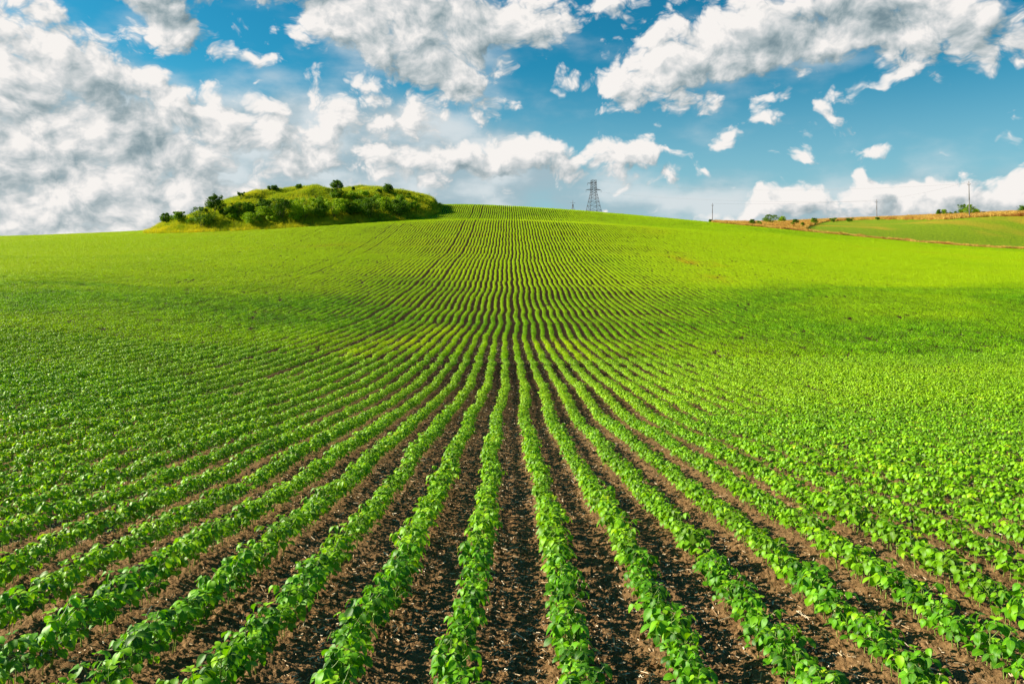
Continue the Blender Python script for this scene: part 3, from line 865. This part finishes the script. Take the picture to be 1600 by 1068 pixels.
# ============================================================ bushes and trees
def bush(px, pb, pt, wpx, label, name='bush', cat='bush', mat=None, group='bushes on the knoll', kind='round', d0=2.5, seed=0, depth=None):
    rb = np.random.default_rng(4000 + seed)
    if depth is None:
        x, y, z = cast(px, pb, d0)
    else:
        y = depth; x = (px - 800) / F_PX * y; z = float(full_z(np.array([x]), np.array([y]))[0])
    H = (pb - pt) / F_PX * y; Wd = wpx / F_PX * y
    zt = -(pt - HOR) / F_PX * y
    H = max(H, zt - z)
    e = empty(name, (x, y, z)); tag(e, label, cat, group)
    # stems
    mb = MB(); limbs = []
    ns = {'round': 5, 'tree': 4, 'bare': 7, 'low': 5}[kind]
    low = .12 if kind in ('round', 'low') else .28
    if kind == 'tree':
        mb.tube((0, 0, -.2), (0, 0, H * .3), .035 * H * .6, .028 * H * .6, 7)
    for k in range(ns):
        a = 6.28 * k / ns + rb.uniform(-.4, .4); sp = rb.uniform(.2, .42) * Wd
        p0 = Vector((0, 0, H * .28 if kind == 'tree' else -.15)); p1 = Vector((math.cos(a) * sp * .4, math.sin(a) * sp * .4, H * .5)); p2 = Vector((math.cos(a) * sp, math.sin(a) * sp, H * rb.uniform(.7, .98)))
        r = .012 * H + .012
        mb.path([p0, p1, p2], [r, r * .7, r * .25], 5); limbs.append((p1, p2))
        for q in range(5 if kind == 'bare' else 2):
            f = p1.lerp(p2, rb.uniform(0, .9)); t = f + Vector((rb.uniform(-1, 1) * Wd * .16, rb.uniform(-1, 1) * Wd * .16, rb.uniform(.05, .25) * H))
            mb.tube(f, t, r * .4, r * .12, 4)
    mb.build('trunk', m_bark, e)
    # crown: leaf clumps on a ragged set of lobes
    nl = {'round': 26, 'tree': 22, 'bare': 7, 'low': 18}[kind]
    lob = []
    for k in range(nl):
        u = rb.normal(0, 1, 3); u /= np.linalg.norm(u); rr = rb.uniform(.25, 1) ** .6
        c = np.array([u[0] * Wd * .38 * rr, u[1] * Wd * .38 * rr, H * (low + (1 - low) * .5) + u[2] * H * (1 - low) * .42 * rr])
        if kind == 'tree': c[0] *= .55 + .6 * (c[2] / H < .75); 
        lob.append((c, rb.uniform(.12, .24) * min(Wd, H * 1.2)))
    if kind in ('round', 'tree'):
        for k in range(9):
            a = rb.uniform(0, 6.28); q = rb.uniform(0, .32) * Wd
            lob.append((np.array([math.cos(a) * q, math.sin(a) * q, H * rb.uniform(.84, .97)]), rb.uniform(.05, .11) * H))
    if kind == 'bare':
        for p1, p2 in limbs: lob.append((np.array(p2), .10 * H))
    per = 110 if kind != 'bare' else 45
    V, F, T = [], [], []
    for c, r in lob:
        n = int(per * (.5 + rb.random()))
        u = rb.normal(0, 1, (n, 3)); u /= np.linalg.norm(u, axis=1)[:, None]
        p = c + u * (r * rb.uniform(.35, 1.15, n) ** .7)[:, None] * np.array([1, 1, .85])
        p = p[p[:, 2] > .03]; n = len(p); u = u[:n]
        s = rb.uniform(.06, .13, n) * (.8 + .05 * H)
        a1 = rb.normal(0, 1, (n, 3)); a1 /= np.linalg.norm(a1, axis=1)[:, None]
        a2 = np.cross(a1, u + .6 * rb.normal(0, 1, (n, 3))); a2 /= np.linalg.norm(a2, axis=1)[:, None]
        q = np.stack([p - a1 * s[:, None] * 1.3, p - a2 * s[:, None] * .6, p + a1 * s[:, None] * 1.3, p + a2 * s[:, None] * .6], 1)
        k = sum(len(v) for v in V)
        V.append(q.reshape(-1, 3)); F.append(k + np.arange(n * 4).reshape(n, 4)); T.append(np.repeat(np.clip(rb.normal(.45, .2, n) + rb.uniform(-.2, .2), 0, 1), 4))
    link_mesh('crown', np.concatenate(V), np.concatenate(F).astype(np.int32), mat or m_bush, e, False, attrs={'tint': np.concatenate(T)})
    return e
KN = [  # px, base, top, width, kind, pale, label
    (259.5, 353.5, 334, 17, 'tree', 0, 'small sparse tree standing alone at the far left foot of the knoll'),
    (280, 352.5, 332, 20, 'tree', 1, 'twin-topped small tree second from the left foot of the knoll'),
    (316, 357, 325, 35, 'round', 0, 'big dark rounded bush at the left foot of the knoll, below a taller tree'),
    (336, 339, 306, 27, 'tree', 0, 'tall airy tree on the left shoulder of the knoll behind a dark bush'),
    (352, 338, 324, 27, 'low', 0, 'low dark bush right of the tall tree on the knoll shoulder'),
    (377, 312.5, 300, 14, 'bare', 0, 'almost leafless leaning shrub on the upper left slope of the knoll'),
    (373, 342, 318, 42, 'round', 0, 'wide dark bush on the left slope of the knoll beneath the bare shrub'),
    (393, 358, 333, 28, 'round', 1, 'light green bush in the yellow grass at the foot of the knoll'),
    (411, 347, 324, 26, 'round', 1, 'leafy green bush between two dark bushes on the lower left slope'),
    (427, 299.5, 289, 23, 'low', 0, 'spreading little shrub on the skyline at the top left of the knoll'),
    (441, 348, 313, 36, 'round', 0, 'large dark bush with its right side in deep shade, mid-slope'),
    (427, 352, 335, 20, 'round', 1, 'small pale bush in front of the large dark mid-slope bush'),
    (467, 299.5, 288, 11, 'round', 0, 'small upright bush alone on the bare top of the knoll'),
    (478, 347, 311, 42, 'round', 1, 'broad bright green bush with a shaded right flank near the knoll centre'),
    (500, 348, 322, 30, 'round', 0, 'dark bush tucked between two broad green bushes at the knoll foot'),
    (523, 347, 313, 38, 'round', 1, 'round pale green bush below the tallest skyline tree'),
    (524, 313, 297, 26, 'round', 0, 'dark bush just under the crest of the knoll below the skyline tree'),
    (527, 300.5, 283, 19, 'tree', 0, 'forked tree standing highest on the skyline of the knoll'),
    (549, 343, 318, 28, 'round', 0, 'dark mid-slope bush right of the round pale bush'),
    (547, 313, 299, 24, 'low', 1, 'low green scrub on the crest right of the skyline tree'),
    (552, 301, 292, 6, 'tree', 0, 'tiny pointed sapling on the skyline of the knoll'),
    (568, 311, 296, 26, 'low', 1, 'low scrub bush on the crest right of the tiny sapling'),
    (577, 347, 312, 42, 'round', 0, 'largest bush of the knoll, its right half nearly black with shade'),
    (560, 333, 314, 26, 'round', 1, 'pale bush behind and left of the largest bush'),
    (592, 306, 296, 14, 'round', 0, 'small bush on the crest left of the dense round tree'),
    (607, 306, 289, 19, 'tree', 0, 'dense round-headed small tree on the right end of the skyline'),
    (600, 332, 310, 28, 'round', 1, 'pale bush on the slope below the dense round-headed tree'),
    (603, 349, 335, 34, 'low', 1, 'sprawling low bush reaching onto the field at the knoll foot'),
    (622, 344, 313, 34, 'round', 0, 'dark bush at the right foot of the knoll above the shaded soil'),
    (635, 333, 314, 22, 'low', 1, 'yellowish scrub bush on the right slope of the knoll'),
    (639, 309, 302, 7, 'round', 0, 'very small round shrub on the right descending skyline of the knoll'),
    (657, 314.5, 307, 7, 'round', 0, 'last small shrub at the lower right end of the knoll skyline'),
    (300, 352, 341, 18, 'low', 1, 'low pale scrub between the twin-topped tree and the big dark bush'),
    (362, 349, 336, 22, 'round', 1, 'pale bush in the grass below the wide dark bush'),
    (390, 333, 318, 22, 'round', 1, 'pale bush on the slope above the light green foot bush'),
    (412, 328, 313, 24, 'round', 0, 'dark bush high on the left slope of the knoll'),
    (455, 331, 314, 22, 'round', 1, 'pale bush above and right of the large dark mid-slope bush'),
    (462, 350, 333, 24, 'round', 1, 'pale bush at the foot between the mid-slope bush and the broad green bush'),
    (500, 322, 307, 24, 'low', 1, 'spreading pale scrub high on the slope left of the skyline tree'),
    (536, 333, 314, 24, 'round', 1, 'bright bush on the slope straight below the skyline tree'),
    (590, 323, 306, 22, 'low', 1, 'pale scrub below the crest left of the dense round-headed tree'),
    (625, 322, 306, 20, 'low', 1, 'pale scrub just right of the dense round-headed tree'),
    (648, 330, 315, 18, 'low', 1, 'last pale scrub low on the right end of the knoll'),
]
for k, (a, b, t, w_, kd, pale, lb) in enumerate(KN):
    if b > 341 and a > 350: b -= 4.5
    if kd in ('round', 'low') and b > 310: w_ *= 1.28; t -= 1.5
    if kd == 'tree' and w_ > 10: w_ *= 1.2; t -= 1.0
    bush(a, b, t, w_, lb, 'small_tree' if kd == 'tree' else 'bush', 'tree' if kd == 'tree' else 'bush', m_bushl if pale else m_bush, 'bushes and small trees on the knoll', kd, 100, k)
RG = [
    (1176, 353.5, 343.5, 8, 'round', 0, 'small dark bush at the left end of the dry verge'),
    (1185, 354, 346, 9, 'round', 1, 'small pale bush touching the leftmost dark bush of the verge'),
    (1205, 351.5, 336.5, 25, 'round', 0, 'biggest rounded bush on the dry verge left of the neighbouring field'),
    (1222, 349.5, 339, 11, 'round', 1, 'pointed green bush beside the biggest bush of the verge'),
    (1243, 353, 343, 9, 'round', 0, 'dark bush in the middle of the verge with a tiny one in front'),
    (1238, 355, 348.5, 6, 'round', 1, 'tiny bush in front of the dark bush of the verge'),
    (1254, 356.5, 348.5, 6, 'round', 0, 'tiny round bush at the tip of the neighbouring field'),
    (1272, 351.5, 341.5, 11, 'round', 0, 'dark bush on the dry ridge just above the tip of the field'),
    (1302, 347, 341, 17, 'low', 0, 'low flat scrub on the dry ridge right of the field tip'),
    (1327, 347, 340, 13, 'low', 0, 'low dark scrub on the ridge left of the middle pole'),
    (1371, 344, 340, 7, 'low', 0, 'tiny dark tuft of scrub at the foot of the ridge pole'),
    (1466.5, 337, 328.5, 7, 'round', 0, 'narrow bush at the left end of the clump around the tall pole'),
    (1475.5, 338, 328.5, 10, 'round', 1, 'green bush second from the left in the clump around the tall pole'),
    (1489, 337.5, 331, 17, 'low', 0, 'low spreading bush in the clump left of the tall pole'),
    (1503, 336.5, 320.5, 14, 'round', 0, 'dark high bush directly left of the tall pole'),
    (1515, 337.5, 320.5, 17, 'round', 1, 'bright green leafy bush in front of the tall pole'),
    (1525, 336, 327, 10, 'round', 1, 'small light bush right of the tall pole'),
    (1533, 336.5, 331, 18, 'low', 0, 'low dark scrub trailing right from the tall pole'),
    (1597, 333, 322.5, 16, 'round', 0, 'dark bush at the right edge of the picture on the dry ridge'),
]
for k, (a, b, t, w_, kd, pale, lb) in enumerate(RG):
    w_ *= 1.22; t -= 1.0
    bush(a, b, t, w_, lb, 'bush', 'bush', m_bushl if pale else m_bush, 'bushes on the dry verge and ridge', kd, 168, 60 + k)
bush(1110, 348.5, 343, 7, 'tiny dark bush at the foot of the thin pole behind the field', 'bush', 'bush', m_bush, 'bushes on the dry verge and ridge', 'round', 300, 90, depth=372)

# ============================================================ grasses
def tuft_lib(name, mat, n_var, blades, h0, h1, spread, wid, heads=False):
    lib = bpy.data.collections.new(name)
    for k in range(n_var):
        r_ = np.random.default_rng(700 + k); A_ = Acc()
        for b in range(blades):
            a = r_.uniform(0, 6.28); q = spread * math.sqrt(r_.random()); p = np.array([math.cos(a) * q, math.sin(a) * q, -.05])
            h = r_.uniform(h0, h1); le = r_.uniform(.05, .45); o = np.array([math.cos(a) * le * h, math.sin(a) * le * h, 0])
            s = np.array([-math.sin(a + r_.uniform(-1, 1)), math.cos(a), 0]) * wid * r_.uniform(.6, 1.3)
            m_ = p + o * .35 + np.array([0, 0, h * .6]); t = p + o + np.array([0, 0, h])
            V = [p - s, p + s, m_ + s * .8, m_ - s * .8, t + s * .15, t - s * .15]
            A_.add(V, [(0, 1, 2, 3), (3, 2, 4, 5)], [(0, .5)] * 6, 0, r_.uniform(.1, .9))
            if heads and r_.random() < .35:
                hz = np.array([0, 0, .09]); s2 = s * 2.2
                A_.add([t - s2, t + s2, t + s2 * .6 + hz, t - s2 * .6 + hz], [(0, 1, 2, 3)], [(0, .5)] * 4, 0, 1.0)
        ob = A_.obj('_tuft', [mat]); ob.name = name + '_%d' % k; lib.objects.link(ob)
    return lib
tl = tuft_lib('meadow_tufts', m_grass, 5, 26, .30, .85, .30, .013, True)
rg = np.random.default_rng(21)
n = 60000
x = rg.uniform(KX - KRX * 1.04, KX + KRX * 1.04, n); y = rg.uniform(KY - KRY * 1.25, KY + KRY * 1.1, n)
h_, m_ = knoll_h(x, y); k = knoll_h(KX + (x - KX) * .975, KY + (y - KY) * (.95 + .05 * rg.random(n)))[1]; x, y, h_ = x[k], y[k], h_[k]; n = len(x)
foot = np.exp(-(h_ / 1.6) ** 2) * (y < KY)
ye = np.clip(.10 + .48 * foot * (.6 + .8 * fbm(x / 5, y / 5, 2, 12)) + .45 * np.clip(fbm(x / 7, y / 7, 3, 19), 0, 1), 0, .95)
scl_ = rg.uniform(.55, 1.15, n) * (1 - .25 * (h_ > 5)) * (1 + .25 * fbm(x / 3, y / 3, 2, 29))
o = scatter('meadow_grass', np.stack([x, y, full_z(x, y)], 1), np.stack([rg.normal(0, .12, n), rg.normal(0, .12, n), rg.uniform(0, 6.28, n)], 1), scl_, rg.integers(0, 5, n), ye, tl)
tag(o, 'tall yellow-green meadow grass covering the knoll', 'grass', None, 'stuff')
sl = tuft_lib('straw_tufts', m_straw, 5, 24, .25, .75, .40, .022, False)
n = 230000
y = rg.uniform(164, 400, n); u = rg.uniform(1115, 1720, n); x = (u - 800) / F_PX * y
k = far_zone(x, y) == 2; x, y, u = x[k], y[k], u[k]
k = rg.random(len(x)) < np.where(y < 200, .9, .55); x, y = x[k], y[k]; n = len(x)
red = np.clip(.15 + .9 * fbm(x / 6, y / 6, 3, 25), 0, .95)
zz = full_z(x, y) + .5 * np.abs(fbm(x / 6, y / 6, 3, 71)) * np.clip((np.hypot(x, y) - 165) / 20, 0, 1)
o = scatter('dry_grass', np.stack([x, y, zz], 1), np.stack([rg.normal(0, .15, n), rg.normal(0, .15, n), rg.uniform(0, 6.28, n)], 1), rg.uniform(.5, 1.25, n) * np.where(y > 230, 1.5, .9), rg.integers(0, 5, n), red, sl)
tag(o, 'orange and straw coloured dry grass of the verge and ridge', 'grass', None, 'stuff')

# ============================================================ pylon, poles and wires
def gz(x, y): return float(full_z(np.array([float(x)]), np.array([float(y)]))[0])
PD = 450.0; PXW = (927.5 - 800) / F_PX * PD; PZ0 = gz(PXW, PD)
pt = lambda py: -(py - HOR) / F_PX * PD - PZ0          # chart row -> height above the pylon's foot
Hh = pt(281.5)
pyl = empty('electricity_pylon', (PXW, PD, PZ0), R(14)); tag(pyl, 'tall grey lattice electricity pylon on four splayed legs behind the field crest', 'pylon')
zw, zt2 = pt(300.5), Hh                                 # waist, top
hb, hw, ht = 4.1, 1.55, 1.35                            # half widths at the foot, waist and top
def hwid(z): return hb + (hw - hb) * min(1, z / zw) if z < zw else hw + (ht - hw) * (z - zw) / (zt2 - zw)
cor = lambda i, z: Vector(((-1, 1, 1, -1)[i] * hwid(z), (-1, -1, 1, 1)[i] * hwid(z), z))
for i in range(4):
    mb = MB(); mb.path([cor(i, -.6), cor(i, zw), cor(i, zt2)], [.13, .11, .10], 4); mb.build('leg', m_steel, pyl)
mb = MB(); lev = [0, zw * .2, zw * .4, zw * .58, zw * .74, zw * .88, zw]
for a, b in zip(lev[:-1], lev[1:]):
    for i in range(4):
        j = (i + 1) % 4
        mb.tube(cor(i, a), cor(j, b), .062, n=4); mb.tube(cor(j, a), cor(i, b), .062, n=4)
        mb.tube(cor(i, b), cor(j, b), .07, n=4)
mb.build('bracing', m_steel, pyl)
mb = MB(); lev = list(np.linspace(zw, zt2, 6))
for a, b in zip(lev[:-1], lev[1:]):
    for i in range(4):
        j = (i + 1) % 4
        mb.tube(cor(i, a), cor(j, b), .062, n=4); mb.tube(cor(j, a), cor(i, b), .062, n=4); mb.tube(cor(i, b), cor(j, b), .07, n=4)
mb.build('tower_head', m_steel, pyl)
TIPS = []
for zc, l, r in ((pt(296.8), 4.9, 4.9), (pt(286.5), 4.0, 1.4)):
    mb = MB()
    for sgn, ln in ((-1, l), (1, r)):
        tip = Vector((sgn * ln, 0, zc))
        for yy in (-1, 1):
            mb.tube((sgn * hwid(zc) * .6, yy * hwid(zc), zc), tip, .13, .09, 4)
            mb.tube((sgn * hwid(zc) * .6, yy * hwid(zc), zc + .9), tip, .10, .07, 4)
        TIPS.append(tip)
    c = mb.build('crossarm', m_steel, pyl)
    for sgn, ln in ((-1, l), (1, r)):
        if ln < 2: continue
        mi = MB()
        for q in range(5): mi.tube((sgn * ln, 0, zc - .15 - q * .22), (sgn * ln, 0, zc - .27 - q * .22), .13, .09, 8)
        mi.tube((sgn * ln, 0, zc), (sgn * ln, 0, zc - 1.3), .04)
        mi.build('insulator', m_ins, c)
# the small three-legged pole left of it
SD = 470.0; sx0 = (895 - 800) / F_PX * SD; sz0 = gz(sx0, SD); sp = lambda py: -(py - HOR) / F_PX * SD - sz0
trp = empty('tripod_pole', (sx0, SD, sz0), R(8)); tag(trp, 'small three-legged power pole on the skyline left of the lattice pylon', 'power pole')
apex = sp(320.5)
for a in (R(200), R(-20), R(80)):
    mb = MB(); mb.tube((math.cos(a) * 2.0, math.sin(a) * 2.0, -.5), (0, 0, apex + .4), .17, .13, 7); mb.build('leg', m_pole, trp)
mb = MB(); mb.tube((0, 0, apex - .6), (0, 0, sp(313)), .16, .11, 8); mb.build('mast', m_pole, trp)
mb = MB(); mb.tube((-1.5, 0, sp(317)), (1.5, 0, sp(317)), .07, n=4); c = mb.build('crossbar', m_steel, trp)
mb = MB(); mb.tube((-.35, -.2, apex), (.35, .2, apex + .1), .38, n=6); mb.build('switch_box', m_steel, trp)
for xx in (-1.4, 1.4):
    mi = MB(); mi.tube((xx, 0, sp(317)), (xx, 0, sp(317) + .5), .09, .05, 8); mi.build('insulator', m_ins, c)
def pole(px, top, depth, rad, tilt, label, arm=True):
    x = (px - 800) / F_PX * depth; z = gz(x, depth); H = -(top - HOR) / F_PX * depth - z
    e = empty('utility_pole', (x, depth, z), R(20)); e.rotation_euler = (0, tilt, R(0)); tag(e, label, 'utility pole', 'thin poles carrying the line')
    mb = MB(); mb.path([(0, 0, -.8), (0, 0, H * .5), (0, 0, H)], [rad * 1.15, rad, rad * .75], 10); mb.build('shaft', m_pole, e, True)
    mb = MB(); za = H - .95
    mb.tube((-.55, .12, za), (.55, -.12, za), .055, n=4); mb.tube((-.4, .08, za - .02), (0, 0, za - .55), .03, n=4); mb.tube((.4, -.08, za - .02), (0, 0, za - .55), .03, n=4)
    c = mb.build('crossarm', m_steel, e)
    for xx in (-.5, .5):
        mi = MB(); mi.tube((xx, -xx * .22, za), (xx, -xx * .22, za + .16), .03, n=6); mi.tube((xx, -xx * .22, za + .14), (xx, -xx * .22, za + .34), .075, .045, 8); mi.build('insulator', m_ins, c)
    mi = MB(); mi.tube((0, 0, H), (0, 0, H + .12), .03, n=6); mi.tube((0, 0, H + .1), (0, 0, H + .32), .08, .045, 8); mi.build('insulator', m_ins, e)
    return Vector((x + H * math.sin(tilt), depth, z + H))
pA = pole(1113, 318, 372, .17, R(.6), 'thin grey pole rising behind the field crest left of the dry verge')
pB = pole(1370, 312.5, 335, .15, R(-.4), 'thin grey pole on the dry ridge between the verge bushes and the tall pole')
pC = pole(1515, 284, 258, .15, R(-1.2), 'tallest thin pole standing behind the bright green bush on the ridge')
def wire(p, q, sag, label):
    pts = [p.lerp(q, t / 24) - Vector((0, 0, sag * 4 * (t / 24) * (1 - t / 24))) for t in range(25)]
    org = p.copy(); mb = MB(); mb.path([v_ - org for v_ in pts], .024, 4)
    o = mb.build('power_line', m_wire); o.location = org
    tag(o, label, 'power line', 'overhead power lines')
Mx = Matrix.Translation((PXW, PD, PZ0)) @ Matrix.Rotation(R(14), 4, 'Z')
wire(Mx @ (TIPS[1] + Vector((0, 0, -1.3))), pB + Vector((0, 0, -.6)), 2.2, 'thin dark wire from the lower pylon arm to the pole on the ridge')
wire(Mx @ Vector((1.35, 0, zt2)), pC + Vector((0, 0, -.6)), 4.0, 'thin dark wire from the pylon head to the tallest pole')
wire(pA, pB, .8, 'faint wire between the crest pole and the ridge pole')
wire(pB, pC, .8, 'faint wire between the ridge pole and the tallest pole')
